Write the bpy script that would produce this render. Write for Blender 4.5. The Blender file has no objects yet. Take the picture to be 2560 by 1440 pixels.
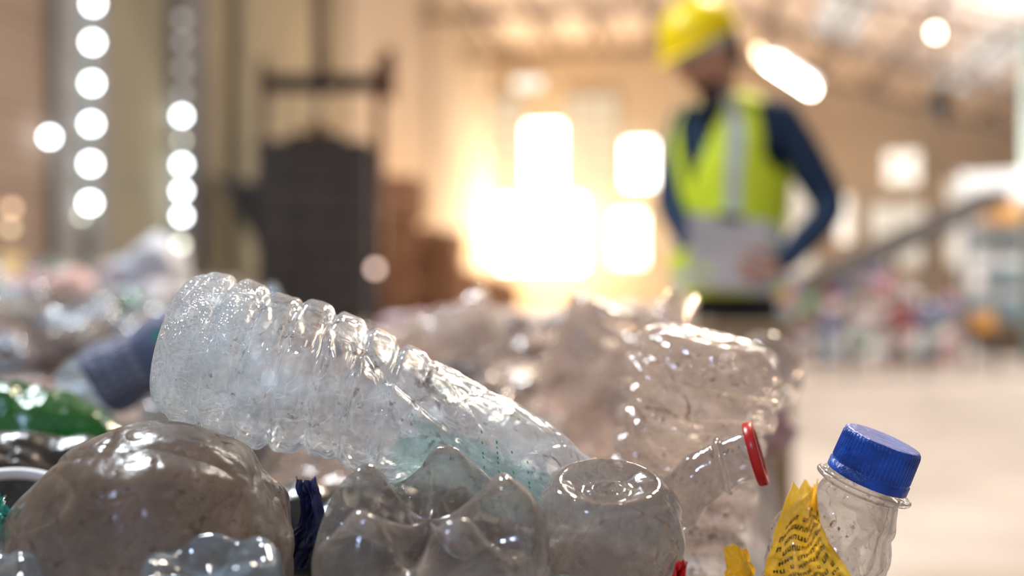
import bpy, bmesh, math, random
from mathutils import Vector, Matrix, noise, Euler
random.seed(7)
S=bpy.context.scene
S.view_settings.view_transform='Standard'
S.view_settings.look='None'
COL=S.collection
PHI=0.185   # the hall is turned a little against the camera's axis
cP,sP=math.cos(PHI),math.sin(PHI)
def RM(a,b,z=0.0): return Vector((a*cP+b*sP,-a*sP+b*cP,z))
def sstep(a,b,x):
    t=max(0.0,min(1.0,(x-a)/(b-a))); return t*t*(3-2*t)

# ------------------------------------------------------------ materials
def newmat(name):
    m=bpy.data.materials.new(name); m.use_nodes=True
    nt=m.node_tree; nt.nodes.clear()
    out=nt.nodes.new('ShaderNodeOutputMaterial')
    return m,nt,out
def N(nt,t,**kw):
    n=nt.nodes.new(t)
    for k,v in kw.items():
        if k in n.inputs: n.inputs[k].default_value=v
        else: setattr(n,k,v)
    return n
def ramp(nt,src,p0,p1,c0=(0,0,0,1),c1=(1,1,1,1)):
    r=nt.nodes.new('ShaderNodeValToRGB'); e=r.color_ramp.elements
    e[0].position=p0; e[1].position=p1; e[0].color=c0; e[1].color=c1
    nt.links.new(src,r.inputs[0]); return r
def math_n(nt,op,a,b=None):
    m=nt.nodes.new('ShaderNodeMath'); m.operation=op
    for i,v in enumerate((a,b)):
        if v is None: continue
        if isinstance(v,(int,float)): m.inputs[i].default_value=v
        else: nt.links.new(v,m.inputs[i])
    return m.outputs[0]
def c4(c): return (c[0],c[1],c[2],1)

def mat_solid(name,col,rough=.6,metal=0,var=.25,scale=8,col2=None,bump=.0,bscale=40,spec=.4):
    m,nt,out=newmat(name); L=nt.links.new
    p=N(nt,'ShaderNodeBsdfPrincipled',Roughness=rough,Metallic=metal)
    p.inputs['Specular IOR Level'].default_value=spec
    tc=N(nt,'ShaderNodeTexCoord'); n=N(nt,'ShaderNodeTexNoise',Scale=scale,Detail=5.0)
    L(tc.outputs['Object'],n.inputs['Vector'])
    if col2 is None: col2=tuple(x*(1-var) for x in col)
    r=ramp(nt,n.outputs[0],.35,.65,c4(col2),c4(col)); L(r.outputs[0],p.inputs['Base Color'])
    if bump>0:
        n2=N(nt,'ShaderNodeTexNoise',Scale=bscale,Detail=4.0); L(tc.outputs['Object'],n2.inputs['Vector'])
        b=N(nt,'ShaderNodeBump',Strength=bump,Distance=.01); L(n2.outputs[0],b.inputs['Height']); L(b.outputs[0],p.inputs['Normal'])
    L(p.outputs[0],out.inputs[0]); return m
def mat_emit(name,col,st):
    m,nt,out=newmat(name); e=N(nt,'ShaderNodeEmission',Color=c4(col),Strength=st)
    nt.links.new(e.outputs[0],out.inputs[0]); return m

def mat_plastic(name,tint=(.95,.97,1),milk=(.85,.9,.95),milky=.2,dirt=.3,dirtcol=(.10,.06,.035),rough=.08,
                bumps=.5,bscale=30,glassf=.45,drops=False,ior=1.16,film=0.0,edge=.16,crease=.5,spec=1.0,fine=.035,speck=38.0):
    m,nt,out=newmat(name); L=nt.links.new
    tc=N(nt,'ShaderNodeTexCoord'); V=tc.outputs['Object']
    # crush creases: zero-crossings of smooth noise give long sharp folds between smooth panels
    na=N(nt,'ShaderNodeTexNoise',Scale=bscale,Detail=0.0,Distortion=.35); L(V,na.inputs['Vector'])
    aa=math_n(nt,'ABSOLUTE',math_n(nt,'SUBTRACT',na.outputs[0],.5))
    nb=N(nt,'ShaderNodeTexNoise',Scale=bscale*2.3,Detail=1.0,Distortion=.3); L(V,nb.inputs['Vector'])
    ab=math_n(nt,'ABSOLUTE',math_n(nt,'SUBTRACT',nb.outputs[0],.5))
    ln=ramp(nt,aa,.0,.018,(1,1,1,1),(0,0,0,1)); ln2=ramp(nt,ab,.0,.02,(1,1,1,1),(0,0,0,1))
    n1=N(nt,'ShaderNodeTexNoise',Scale=bscale*11,Detail=3.0,Roughness=.5); L(V,n1.inputs['Vector'])
    h=math_n(nt,'ADD',math_n(nt,'MULTIPLY',aa,2.0),math_n(nt,'MULTIPLY',ab,.8))
    h=math_n(nt,'ADD',h,math_n(nt,'MULTIPLY',n1.outputs[0],fine))
    b=N(nt,'ShaderNodeBump',Strength=bumps,Distance=.006); L(h,b.inputs['Height'])
    nrm=b.outputs[0]
    if drops:
        v=N(nt,'ShaderNodeTexVoronoi',Scale=560.0); L(V,v.inputs['Vector'])
        dr=ramp(nt,v.outputs['Distance'],.15,.5,(1,1,1,1),(0,0,0,1))
        sx=N(nt,'ShaderNodeSeparateXYZ'); L(V,sx.inputs[0])
        nm=N(nt,'ShaderNodeTexNoise',Scale=45.0); L(V,nm.inputs['Vector'])
        zz=math_n(nt,'ADD',sx.outputs['Z'],math_n(nt,'MULTIPLY',nm.outputs[0],.05))
        mk=ramp(nt,zz,.050,.062,(1,1,1,1),(0,0,0,1))
        hh=math_n(nt,'MULTIPLY',dr.outputs[0],mk.outputs[0])
        b2=N(nt,'ShaderNodeBump',Strength=.9,Distance=.0012); L(hh,b2.inputs['Height']); L(nrm,b2.inputs['Normal']); nrm=b2.outputs[0]
    tr=N(nt,'ShaderNodeBsdfTransparent',Color=c4(tint))
    gl=N(nt,'ShaderNodeBsdfGlass',Color=c4(tint),Roughness=.01,IOR=ior); L(nrm,gl.inputs['Normal'])
    mA=N(nt,'ShaderNodeMixShader',Fac=glassf); L(tr.outputs[0],mA.inputs[1]); L(gl.outputs[0],mA.inputs[2])
    di=N(nt,'ShaderNodeBsdfDiffuse',Color=c4(milk)); tl=N(nt,'ShaderNodeBsdfTranslucent',Color=c4(milk)); L(nrm,di.inputs['Normal']);L(nrm,tl.inputs['Normal'])
    mM=N(nt,'ShaderNodeMixShader',Fac=.55); L(di.outputs[0],mM.inputs[1]); L(tl.outputs[0],mM.inputs[2])
    n2=N(nt,'ShaderNodeTexNoise',Scale=bscale*.6,Detail=5.0,Roughness=.55,Distortion=.8); L(V,n2.inputs['Vector'])
    r2=ramp(nt,n2.outputs[0],.40,.66); mf=math_n(nt,'MULTIPLY',math_n(nt,'ADD',r2.outputs[0],.25),milky)
    if drops: mf=math_n(nt,'ADD',mf,math_n(nt,'MULTIPLY',mk.outputs[0],.14))
    mf=math_n(nt,'ADD',mf,math_n(nt,'MULTIPLY',math_n(nt,'MAXIMUM',ln.outputs[0],math_n(nt,'MULTIPLY',ln2.outputs[0],.6)),.30*crease))
    lw=N(nt,'ShaderNodeLayerWeight',Blend=.5); L(nrm,lw.inputs['Normal'])
    fac2=math_n(nt,'POWER',lw.outputs['Facing'],2.5)
    mf=math_n(nt,'ADD',mf,math_n(nt,'MULTIPLY',fac2,edge))
    mB=N(nt,'ShaderNodeMixShader'); L(mf,mB.inputs[0]); L(mA.outputs[0],mB.inputs[1]); L(mM.outputs[0],mB.inputs[2])
    gs=N(nt,'ShaderNodeBsdfGlossy',Color=(1,1,1,1),Roughness=rough); L(nrm,gs.inputs['Normal'])
    gf=math_n(nt,'MULTIPLY',math_n(nt,'ADD',math_n(nt,'MULTIPLY',math_n(nt,'POWER',lw.outputs['Facing'],3.0),.5),.06),spec)
    mC=N(nt,'ShaderNodeMixShader'); L(gf,mC.inputs[0]); L(mB.outputs[0],mC.inputs[1]); L(gs.outputs[0],mC.inputs[2])
    # grime: specks in patches, grime caught along creases, thin dust film
    n3=N(nt,'ShaderNodeTexNoise',Scale=300.0,Detail=4.0,Roughness=.6); L(V,n3.inputs['Vector'])
    n4=N(nt,'ShaderNodeTexNoise',Scale=speck,Detail=5.0,Roughness=.6,Distortion=1.5); L(V,n4.inputs['Vector'])
    s1=ramp(nt,n3.outputs[0],.56,.66); s2=ramp(nt,n4.outputs[0],.50,.62)
    df=math_n(nt,'MULTIPLY',s1.outputs[0],s2.outputs[0]); df=math_n(nt,'MULTIPLY',df,min(1,dirt*2.8))
    s1b=ramp(nt,n3.outputs[0],.44,.56); s2b=ramp(nt,n4.outputs[0],.40,.53)
    lm=math_n(nt,'MAXIMUM',ln.outputs[0],math_n(nt,'MULTIPLY',ln2.outputs[0],.45))
    cd=math_n(nt,'MULTIPLY',math_n(nt,'MULTIPLY',lm,s1b.outputs[0]),s2b.outputs[0]); cd=math_n(nt,'MULTIPLY',cd,min(1,dirt*3))
    df=math_n(nt,'MAXIMUM',df,cd)
    if drops:
        inv=math_n(nt,'SUBTRACT',1.0,math_n(nt,'MULTIPLY',mk.outputs[0],.75)); df=math_n(nt,'MULTIPLY',df,inv)
    n5=N(nt,'ShaderNodeTexNoise',Scale=26.0,Detail=8.0,Roughness=.75); L(V,n5.inputs['Vector'])
    s3=ramp(nt,n5.outputs[0],.42,.75); df=math_n(nt,'ADD',df,math_n(nt,'MULTIPLY',s3.outputs[0],dirt*.4+film*1.4)); df=math_n(nt,'ADD',df,film*.4)
    dd=N(nt,'ShaderNodeBsdfDiffuse',Color=c4(dirtcol)); dt=N(nt,'ShaderNodeBsdfTranslucent',Color=c4(tuple(x*1.6 for x in dirtcol)))
    n6=N(nt,'ShaderNodeTexNoise',Scale=90.0,Detail=6.0,Roughness=.7); L(V,n6.inputs['Vector'])
    rc=ramp(nt,n6.outputs[0],.35,.65,c4(tuple(x*.55 for x in dirtcol)),c4(tuple(min(1,x*1.5) for x in dirtcol))); L(rc.outputs[0],dd.inputs['Color'])
    mm=N(nt,'ShaderNodeMixShader',Fac=.45); L(dd.outputs[0],mm.inputs[1]); L(dt.outputs[0],mm.inputs[2])
    mD=N(nt,'ShaderNodeMixShader'); L(df,mD.inputs[0]); L(mC.outputs[0],mD.inputs[1]); L(mm.outputs[0],mD.inputs[2])
    L(mD.outputs[0],out.inputs[0]); return m
def mat_heap(name,tint,milk,milky):
    m,nt,out=newmat(name); L=nt.links.new
    tc=N(nt,'ShaderNodeTexCoord'); n=N(nt,'ShaderNodeTexNoise',Scale=24.0,Detail=3.0,Distortion=1.0); L(tc.outputs['Object'],n.inputs['Vector'])
    b=N(nt,'ShaderNodeBump',Strength=.6,Distance=.01); L(n.outputs[0],b.inputs['Height'])
    tr=N(nt,'ShaderNodeBsdfTransparent',Color=c4(tint)); di=N(nt,'ShaderNodeBsdfDiffuse',Color=c4(milk)); tl=N(nt,'ShaderNodeBsdfTranslucent',Color=c4(milk))
    mM=N(nt,'ShaderNodeMixShader',Fac=.5); L(di.outputs[0],mM.inputs[1]); L(tl.outputs[0],mM.inputs[2])
    lw=N(nt,'ShaderNodeLayerWeight',Blend=.5); L(b.outputs[0],lw.inputs['Normal'])
    r=ramp(nt,n.outputs[0],.35,.7); f=math_n(nt,'ADD',math_n(nt,'MULTIPLY',r.outputs[0],milky),math_n(nt,'MULTIPLY',math_n(nt,'POWER',lw.outputs['Facing'],2.0),.35))
    mB=N(nt,'ShaderNodeMixShader'); L(f,mB.inputs[0]); L(tr.outputs[0],mB.inputs[1]); L(mM.outputs[0],mB.inputs[2])
    gs=N(nt,'ShaderNodeBsdfGlossy',Roughness=.12); L(b.outputs[0],gs.inputs['Normal'])
    mC=N(nt,'ShaderNodeMixShader',Fac=.10); L(mB.outputs[0],mC.inputs[1]); L(gs.outputs[0],mC.inputs[2]); L(mC.outputs[0],out.inputs[0]); return m

# ------------------------------------------------------------ object helpers
def link(o,parent=None):
    COL.objects.link(o)
    if parent is not None: o.parent=parent
    return o
def empty(name,loc=(0,0,0)):
    o=bpy.data.objects.new(name,None); o.location=loc; o.empty_display_size=.05; COL.objects.link(o); return o
def meshobj(name,verts,faces,mats,parent=None,smooth=True,fm=None,merge=0):
    me=bpy.data.meshes.new(name); me.from_pydata([tuple(v) for v in verts],[],faces)
    for m in (mats if isinstance(mats,(list,tuple)) else [mats]): me.materials.append(m)
    if fm:
        for p,i in zip(me.polygons,fm): p.material_index=i
    if merge>0:
        bm=bmesh.new(); bm.from_mesh(me); bmesh.ops.remove_doubles(bm,verts=bm.verts,dist=merge); bm.to_mesh(me); bm.free()
    if smooth: me.polygons.foreach_set('use_smooth',[True]*len(me.polygons))
    me.update()
    return link(bpy.data.objects.new(name,me),parent)
def box(name,c,size,mat,parent=None,rotz=0,bevel=0,rot=None):
    bm=bmesh.new(); bmesh.ops.create_cube(bm,size=1)
    for v in bm.verts: v.co=Vector((v.co.x*size[0],v.co.y*size[1],v.co.z*size[2]))
    if bevel>0: bmesh.ops.bevel(bm,geom=bm.edges[:],offset=bevel,segments=2,affect='EDGES')
    me=bpy.data.meshes.new(name); bm.to_mesh(me); bm.free(); me.materials.append(mat)
    o=link(bpy.data.objects.new(name,me),parent); o.location=c; o.rotation_euler=rot if rot else (0,0,rotz); return o
def tube(name,p0,p1,r,mat,parent=None,seg=16,r2=None):
    p0,p1=Vector(p0),Vector(p1); d=p1-p0
    bm=bmesh.new(); bmesh.ops.create_cone(bm,cap_ends=True,segments=seg,radius1=r,radius2=r if r2 is None else r2,depth=d.length)
    me=bpy.data.meshes.new(name); bm.to_mesh(me); bm.free(); me.materials.append(mat)
    me.polygons.foreach_set('use_smooth',[len(p.vertices)==4 for p in me.polygons])
    o=link(bpy.data.objects.new(name,me),parent); o.location=(p0+p1)/2; o.rotation_mode='QUATERNION'
    o.rotation_quaternion=d.to_track_quat('Z','Y'); return o
def sphere(name,c,r,mat,parent=None,sc=(1,1,1),fn=None,rot=(0,0,0),seg=32,matfn=None):
    bm=bmesh.new(); bmesh.ops.create_uvsphere(bm,u_segments=seg,v_segments=seg//2+4,radius=1)
    for v in bm.verts:
        p=v.co.copy()
        if fn: p=fn(p)
        v.co=Vector((p.x*sc[0]*r,p.y*sc[1]*r,p.z*sc[2]*r))
    me=bpy.data.meshes.new(name); bm.to_mesh(me); bm.free()
    me.materials.append(mat); me.polygons.foreach_set('use_smooth',[True]*len(me.polygons))
    o=link(bpy.data.objects.new(name,me),parent); o.location=c; o.rotation_euler=rot; return o

# ------------------------------------------------------------ bottle generator
def cat(P,s):
    n=len(P); s=max(0,min(n-1,s)); i=min(int(s),n-2); t=s-i
    p0=P[max(i-1,0)];p1=P[i];p2=P[i+1];p3=P[min(i+2,n-1)]
    o=[]
    for k in (0,1):
        a,b,c,d=p0[k],p1[k],p2[k],p3[k]
        o.append(.5*((2*b)+(-a+c)*t+(2*a-5*b+4*c-d)*t*t+(-a+3*b-3*c+d)*t**3))
    return o[0],max(0,o[1])
def surf(P,ribs=None,cr=(0,30),sq=(1,1),bend=None,seed=0,petal=0,crz=(0,9),folds=(),gw=.15):
    Rm=max(p[1] for p in P)
    def f(s,th,off=0):
        z,r=cat(P,s); z0=z
        c,sn=math.cos(th),math.sin(th)
        if petal:
            q=r/Rm; g=math.sin(math.pi*min(1,q))**.8 if q<1 else 0
            if z<Rm*1.2:
                vl=(.5-.5*math.cos(5*th))
                z+=petal*(1-vl)**1.5*g*(1 if s<6 else max(0,1-(s-6)))
                r*=1-.10*(1-vl)*g
        if ribs:
            for (a,b,pitch,amp,sl,wv) in ribs:
                if a<z0<b:
                    ph=(z0-a-sl*c+wv*math.sin(3*th+seed))/pitch
                    d=ph-round(ph); w=max(0,min(1,(z0-a)/.006,(b-z0)/.006))
                    r+=w*amp*(.35-1.0*math.exp(-(d/gw)**2))
        for (zc,k,tc,wt,dep,wd_) in folds:
            dt=(th-tc+math.pi)%(2*math.pi)-math.pi
            if abs(dt)<wt:
                dz=(z0-zc-k*dt)/wd_
                if abs(dz)<3: r-=dep*math.exp(-abs(dz)**1.2)*(1-(dt/wt)**2)
        x,y=r*c*sq[0],r*sn*sq[1]
        if cr[0]>0:
            w=sstep(crz[0]-.004,crz[0]+.004,z0)*(1-sstep(crz[1]-.01,crz[1],z0))*min(1,r/(Rm*.5))
            if w>0:
                p=Vector((x,y,z0))*cr[1]+Vector((seed*7.1,seed*3.3,seed))
                p+=Vector((noise.noise(p*.8),noise.noise(p*.8+Vector((3,3,3))),0))*.5
                A=abs(noise.noise(p)); B=abs(noise.noise(p*2.1+Vector((4,4,4)))); C=abs(noise.noise(p*4.3+Vector((1,4,7))))
                d=cr[0]*w*(A*2.4-.6+B*1.0-.2+C*.3-.07+.5*noise.noise(p*.45))
                x+=d*c; y+=d*sn
        if off: x+=off*c; y+=off*sn
        if bend: x+=bend(z0)
        return Vector((x,y,z))
    f.n=len(P)-1
    return f
def bottle_mesh(name,f,mat,rows=150,cols=144,s0=0,s1=None,th0=0,th1=2*math.pi,off=0,jag=0):
    s1=f.n if s1 is None else s1
    full=abs(th1-th0-2*math.pi)<1e-4; nc=cols if full else cols+1
    V=[];F=[]
    for i in range(rows+1):
        for j in range(nc):
            th=th0+(th1-th0)*j/cols; s=s0+(s1-s0)*i/rows
            if jag:
                s+=jag*(1-i/rows)*(abs(((th*1.3)%1)-.5)*2+.6*noise.noise(Vector((th*3,0,0)))-.5)
                th+=.18*noise.noise(Vector((s*2.2,1,0)))*(1-j/cols)*jag
            V.append(f(s,th,off))
    for i in range(rows):
        for j in range(cols):
            k=(j+1)%nc if full else j+1
            F.append((i*nc+j,i*nc+k,(i+1)*nc+k,(i+1)*nc+j))
    me=bpy.data.meshes.new(name); me.from_pydata([tuple(v) for v in V],[],F); me.materials.append(mat)
    bm=bmesh.new(); bm.from_mesh(me); bmesh.ops.remove_doubles(bm,verts=bm.verts,dist=1e-6)
    if full: bmesh.ops.recalc_face_normals(bm,faces=bm.faces)
    bm.to_mesh(me); bm.free()
    me.polygons.foreach_set('use_smooth',[True]*len(me.polygons)); return me
def frame(loc,d,xh=(1,0,0)):
    z=Vector(d).normalized(); x=Vector(xh); x=(x-z*x.dot(z)).normalized(); y=z.cross(x)
    M=Matrix((x,y,z)).transposed().to_4x4(); M.translation=Vector(loc); return M
def place(name,me,M,parent_name):
    e=empty(parent_name); e.matrix_world=M
    o=bpy.data.objects.new(name,me); link(o,e); return e,o
def marks(name,f,mat,quads,parent,off=.0006):
    V=[];F=[]
    for (s,t,ds,dt,sk) in quads:
        k=len(V)
        for (a,b) in ((-1,-1),(1,-1),(1,1),(-1,1)):
            V.append(f(s+a*ds+b*sk,t+b*dt,off))
        F.append((k,k+1,k+2,k+3))
    return meshobj(name,V,F,mat,parent,smooth=False)

NECK=lambda z:[(z,.0145),(z+.002,.0135),(z+.004,.0165),(z+.006,.0165),(z+.0075,.0135),(z+.020,.0132),(z+.024,.0130)]
M_clear=mat_plastic('clear_pet_cool',tint=(.92,.965,1),milk=(.82,.91,.98),milky=.22,dirt=.25,bumps=.44,bscale=31,drops=True,edge=.32,crease=.9,fine=.035)
M_clear2=mat_plastic('clear_pet_dusty',tint=(.89,.88,.87),milk=(.56,.51,.48),milky=.17,dirt=.32,bumps=.32,bscale=28,film=.09,dirtcol=(.16,.12,.095),crease=.6,edge=.24,fine=.04,rough=.10)
M_clear3=mat_plastic('clear_pet_warm',tint=(.93,.89,.86),milk=(.90,.79,.70),milky=.20,dirt=.34,bumps=.6,bscale=28,edge=.30,crease=1.0,fine=.05)
M_jug=mat_plastic('dirty_jug_plastic',tint=(.56,.52,.48),milk=(.36,.31,.27),milky=.50,dirt=.60,dirtcol=(.18,.135,.105),rough=.24,bumps=.65,bscale=24,film=.24,crease=.9,spec=1.0,fine=.07,speck=22.0)
M_blueish=mat_plastic('clear_pet_blue',tint=(.82,.93,1),milk=(.6,.74,.86),milky=.18,dirt=.12,bumps=.35)
M_green=mat_plastic('green_pet',tint=(.05,.45,.12),milk=(.01,.26,.05),milky=.55,dirt=.25,bumps=.6,rough=.2)
M_dark=mat_plastic('dark_pet',tint=(.12,.13,.12),milk=(.04,.05,.05),milky=.5,dirt=.2,bumps=.5,rough=.25)
M_yel=mat_plastic('yellow_film',tint=(1,.75,.1),milk=(.90,.55,.02),milky=1.3,dirt=.05,glassf=.1,bumps=.3,crease=.2)
M_teal=mat_plastic('teal_label_film',tint=(.78,.93,.91),milk=(.45,.66,.64),milky=.12,dirt=.10,glassf=.2,bumps=.3)
M_tealdeep=mat_plastic('teal_plastic',tint=(.1,.6,.55),milk=(.03,.38,.33),milky=.6,dirt=.1,glassf=.2,bumps=.3)
M_greenprint=mat_solid('green_print',(.03,.45,.14),.5)
M_black=mat_solid('black_print',(.015,.013,.01),.5)
M_red=mat_solid('red_plastic',(.6,.012,.012),.3)
M_bluecap=mat_solid('blue_cap_plastic',(.0,.07,.42),.35,col2=(0,.03,.2),scale=90,bump=.2,bscale=200)
M_navylab=mat_solid('navy_label',(.02,.025,.10),.4)
M_white=mat_solid('white_plastic',(.75,.76,.78),.35)

# ---- main bottle
P=[(.006,0),(.006,.012),(.003,.022),(.0,.029),(.003,.0345),(.010,.0375),(.02,.0385),(.04,.0385),(.06,.037),(.08,.035),(.10,.033),(.12,.031),(.14,.0295),(.16,.0285),(.18,.0275),(.20,.0255),(.215,.021),(.228,.0165)]+NECK(.234)
C_=-math.pi/2
f=surf(P,ribs=[(.006,.130,.0175,.0038,.001,.0006)],cr=(.0031,17),bend=lambda z:.019*(z/.19)**2,seed=1,crz=(.004,.225),gw=.13,
  folds=[(.030,.012,C_,1.2,.0022,.003),(.085,.022,C_-.2,1.1,.0022,.003),(.120,.028,C_,1.2,.003,.003),(.14,.085,C_-.25,.8,.0035,.007),(.155,-.08,C_+.35,.7,.003,.006),(.165,.06,C_+.1,.9,.0035,.005),(.18,-.03,C_-.3,1.0,.0025,.003),(.145,-.02,C_+.1,1.0,.002,.0015),(.172,.04,C_-.2,.9,.002,.0015)])
M=frame((-.170,.502,.9235),(.967,.055,-.250),(-.25,0,-1))
e,o=place('body',bottle_mesh('crushed_water_bottle',f,M_clear,rows=400,cols=260),M,'crushed_water_bottle')
lab=bpy.data.objects.new('teal_label',bottle_mesh('teal_label',f,M_teal,rows=90,cols=100,s0=11.2,s1=15.4,th0=-1.75,th1=1.2,off=.0007,jag=1)); link(lab,e)
q=[]
for r in range(4):
    for k in range(16):
        if random.random()<.3: continue
        q.append((13.0+r*.42+k*.04,-1.95+k*.085+r*.05,.020,.020,.014))
marks('green_print_marks',f,M_greenprint,q,e,off=.0016)

# ---- big dirty jug
P=[(0,0),(.0008,.012),(.004,.024),(.011,.038),(.022,.050),(.038,.0585),(.058,.062),(.08,.063),(.11,.063),(.14,.062)]
f=surf(P,cr=(.0045,15),seed=2,folds=[(.02,.014,C_+k*.9,.9,.0016,.003) for k in range(-2,3)])
e,o=place('body',bottle_mesh('jug',f,M_jug,rows=180,cols=220),frame((-.157,.452,.8885),(-.10,.06,-1)),'dirty_plastic_jug')
# ---- petaloid bottle
P=[(.014,0),(.012,.010),(.004,.022),(-.004,.032),(.0,.039),(.009,.0465),(.022,.0505),(.040,.0520),(.06,.052),(.09,.052),(.13,.052)]
f=surf(P,cr=(.0018,18),seed=3,petal=.024,crz=(.03,9))
e,o=place('body',bottle_mesh('petal',f,M_clear2,rows=170,cols=200),frame((-.036,.423,.864),(.03,.34,-1),(.85,-.5,0)),'soda_bottle')
# ---- base-up bottle in front (round base with ring)
P=[(.007,0),(.0065,.005),(.003,.007),(.004,.012),(.001,.017),(-.001,.022),(.0005,.026),(.004,.0295),(.010,.0312),(.02,.0315),(.05,.0315),(.08,.031),(.12,.031)]
f=surf(P,ribs=[(.03,.11,.022,.0018,.0,.0)],cr=(.0030,22),seed=4,sq=(1.02,.98),folds=[(.02,.02,C_,1,.002,.002),(.045,-.02,C_,1,.003,.002)])
e,o=place('body',bottle_mesh('upb',f,M_clear2,rows=170,cols=150),frame((.0435,.452,.862),(-.0,.30,-1)),'plastic_bottle')
# ---- ribbed bottle behind
P=[(.006,0),(.006,.014),(.002,.026),(.0,.034),(.004,.041),(.012,.0445),(.03,.0455),(.05,.0455),(.08,.045),(.11,.045),(.15,.045)]
f=surf(P,ribs=[(.012,.145,.0155,.0062,.007,.004)],cr=(.0045,17),seed=5,crz=(.0,9))
e,o=place('body',bottle_mesh('ribb',f,M_clear3,rows=200,cols=160),frame((.119,.60,.921),(-.20,.10,-1)),'ribbed_water_bottle')
# ---- glassy bottle right-behind
P0=[(.006,0),(.006,.010),(.002,.020),(.0,.026),(.004,.0305),(.012,.0325),(.03,.033),(.05,.0325),(.07,.033),(.10,.033),(.12,.032),(.14,.028),(.16,.021),(.172,.0165)]+NECK(.178)
f=surf(P0,ribs=[(.015,.11,.016,.0018,0,0)],cr=(.004,18),seed=6,crz=(0,.165))
e,o=place('body',bottle_mesh('bb',f,M_clear2,rows=110,cols=96),frame((.232,.86,.890),(-.80,-.25,-.50)),'plastic_bottle')
# ---- red ring bottle (bent neck)
P=[(.006,0),(.0,.020),(.004,.024),(.012,.026),(.05,.026),(.09,.026),(.12,.025),(.14,.022),(.16,.018),(.175,.0155)]+NECK(.182)
f=surf(P,cr=(.0050,20),seed=7,crz=(0,.175),sq=(.9,.75),bend=lambda z:.13*(max(0,.20-z)/.2)**1.5)
d=Vector((.91,-.24,.27)).normalized(); M=frame(Vector((.1240,.505,.8665))-d*.205,d,(.3,0,-1))
e,o=place('body',bottle_mesh('rr',f,M_clear2,rows=150,cols=110),M,'red_ringed_bottle')
def ring(name,R,r,z0,z1,mat,parent,seg=72,kn=0,cx=0):
    V=[];F=[];prof=[(z0,r),(z0,R),(z0+.0008,R+.0005),(z1-.0008,R+.0005),(z1,R),(z1,r)]
    n=len(prof)
    for j in range(seg):
        t=2*math.pi*j/seg; k=kn*(1 if j%2 else 0)
        for (z,rr) in prof: V.append((cx+(rr-k)*math.cos(t),(rr-k)*math.sin(t),z))
    for j in range(seg):
        for i in range(n):
            a=j*n+i; b=j*n+(i+1)%n; c=((j+1)%seg)*n+(i+1)%n; d=((j+1)%seg)*n+i
            F.append((a,b,c,d))
    return meshobj(name,V,F,mat,parent)
ring('red_cap_ring',.0158,.0128,.2015,.2065,M_red,e,kn=.0004)
# ---- blue cap bottle
P=[(.006,0),(.0,.020),(.004,.026),(.012,.028),(.05,.028),(.09,.028),(.12,.028),(.14,.0275),(.16,.026),(.175,.0225),(.187,.0185)]+[(.193,.0170),(.195,.0165),(.197,.0205),(.199,.0205),(.2,.0165),(.212,.016),(.216,.016)]
f=surf(P,ribs=[(.02,.15,.02,.0015,0,0)],cr=(.0060,19),seed=8,crz=(0,.185),sq=(1.1,.95),folds=[(.15,.02,C_,1,.003,.002),(.13,-.02,C_,1,.004,.003),(.14,.12,C_+.2,.6,.004,.008)])
d=Vector((.33,-.16,.93)).normalized(); tip=Vector((.1745,.473,.8755)); M=frame(tip-d*.219,d)
e,o=place('body',bottle_mesh('bc',f,M_clear2,rows=170,cols=120),M,'blue_capped_bottle')
bc=e
def cap(parent,R,z0,z1,mat,kn=60):
    V=[];F=[]; seg=kn*4
    prof=[(z0,R*1.02,0),(z0+.004,R*1.02,0),(z0+.0042,R*.985,0),(z0+.0052,R*.985,0),(z0+.0056,R,1),(z1-.003,R*.985,1),(z1-.0012,R*.965,.2),(z1-.0002,R*.92,0),(z1,R*.86,0),(z1-.0003,R*.5,0),(z1-.0003,0,0)]
    n=len(prof)
    for j in range(seg):
        t=2*math.pi*j/seg
        for (z,r,k) in prof:
            rr=r-k*.0006*(1 if (j%4)<2 else 0); V.append((rr*math.cos(t),rr*math.sin(t),z))
    for j in range(seg):
        for i in range(n-1):
            F.append((j*n+i,((j+1)%seg)*n+i,((j+1)%seg)*n+i+1,j*n+i+1))
    return meshobj('cap',V,F,mat,parent,merge=1e-6)
cap(e,.0187,.2015,.2225,M_bluecap)
# ---- yellow label film with print
def film(name,W,H,mat,loc,rot,topw=.15,amp=.003,seed=0,prints=None,nu=60,nv=90):
    e=empty(name,loc); e.rotation_euler=rot
    def g(u,v,off=0):
        w=W*(topw+(1-topw)*sstep(0,.8,1-v))
        x=(u-.5)*w+.004*math.sin(v*5+seed)
        y=-.35*W*math.cos((u-.5)*2.6)+amp*2*noise.noise(Vector((u*3,v*4,seed)))+amp*.8*(1-abs(noise.noise(Vector((u*7,v*6,seed+4))))*2)
        z=v*H+.004*noise.noise(Vector((u*5,v*3,seed+9)))
        return Vector((x,y-off,z))
    V=[g(i/nu,j/nv) for j in range(nv+1) for i in range(nu+1)]
    F=[(j*(nu+1)+i,j*(nu+1)+i+1,(j+1)*(nu+1)+i+1,(j+1)*(nu+1)+i) for j in range(nv) for i in range(nu)]
    meshobj('film',V,F,mat,e)
    if prints:
        V=[];F=[]
        rr=random.Random(3)
        for row in range(prints):
            v0=.04+row*.78/prints; u=.08
            while u<.86:
                wd=rr.uniform(.040,.060); h=.030
                if rr.random()<.16: u+=wd; continue
                mid=rr.choice((0,.38,.72))
                for (a0,a1,b0,b1) in ((0,.34,0,1),(.68,1,0,1),(.34,.68,mid,mid+.28)):
                    k=len(V)
                    for a,b in ((a0,b0),(a1,b0),(a1,b1),(a0,b1)):
                        uu=u+a*wd; V.append(g(uu,min(1,v0+b*h+.18*(uu-.5)),.0007))
                    F.append((k,k+1,k+2,k+3))
                u+=wd+.014
        meshobj('print',V,F,M_black,e,smooth=False)
    return e
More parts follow.
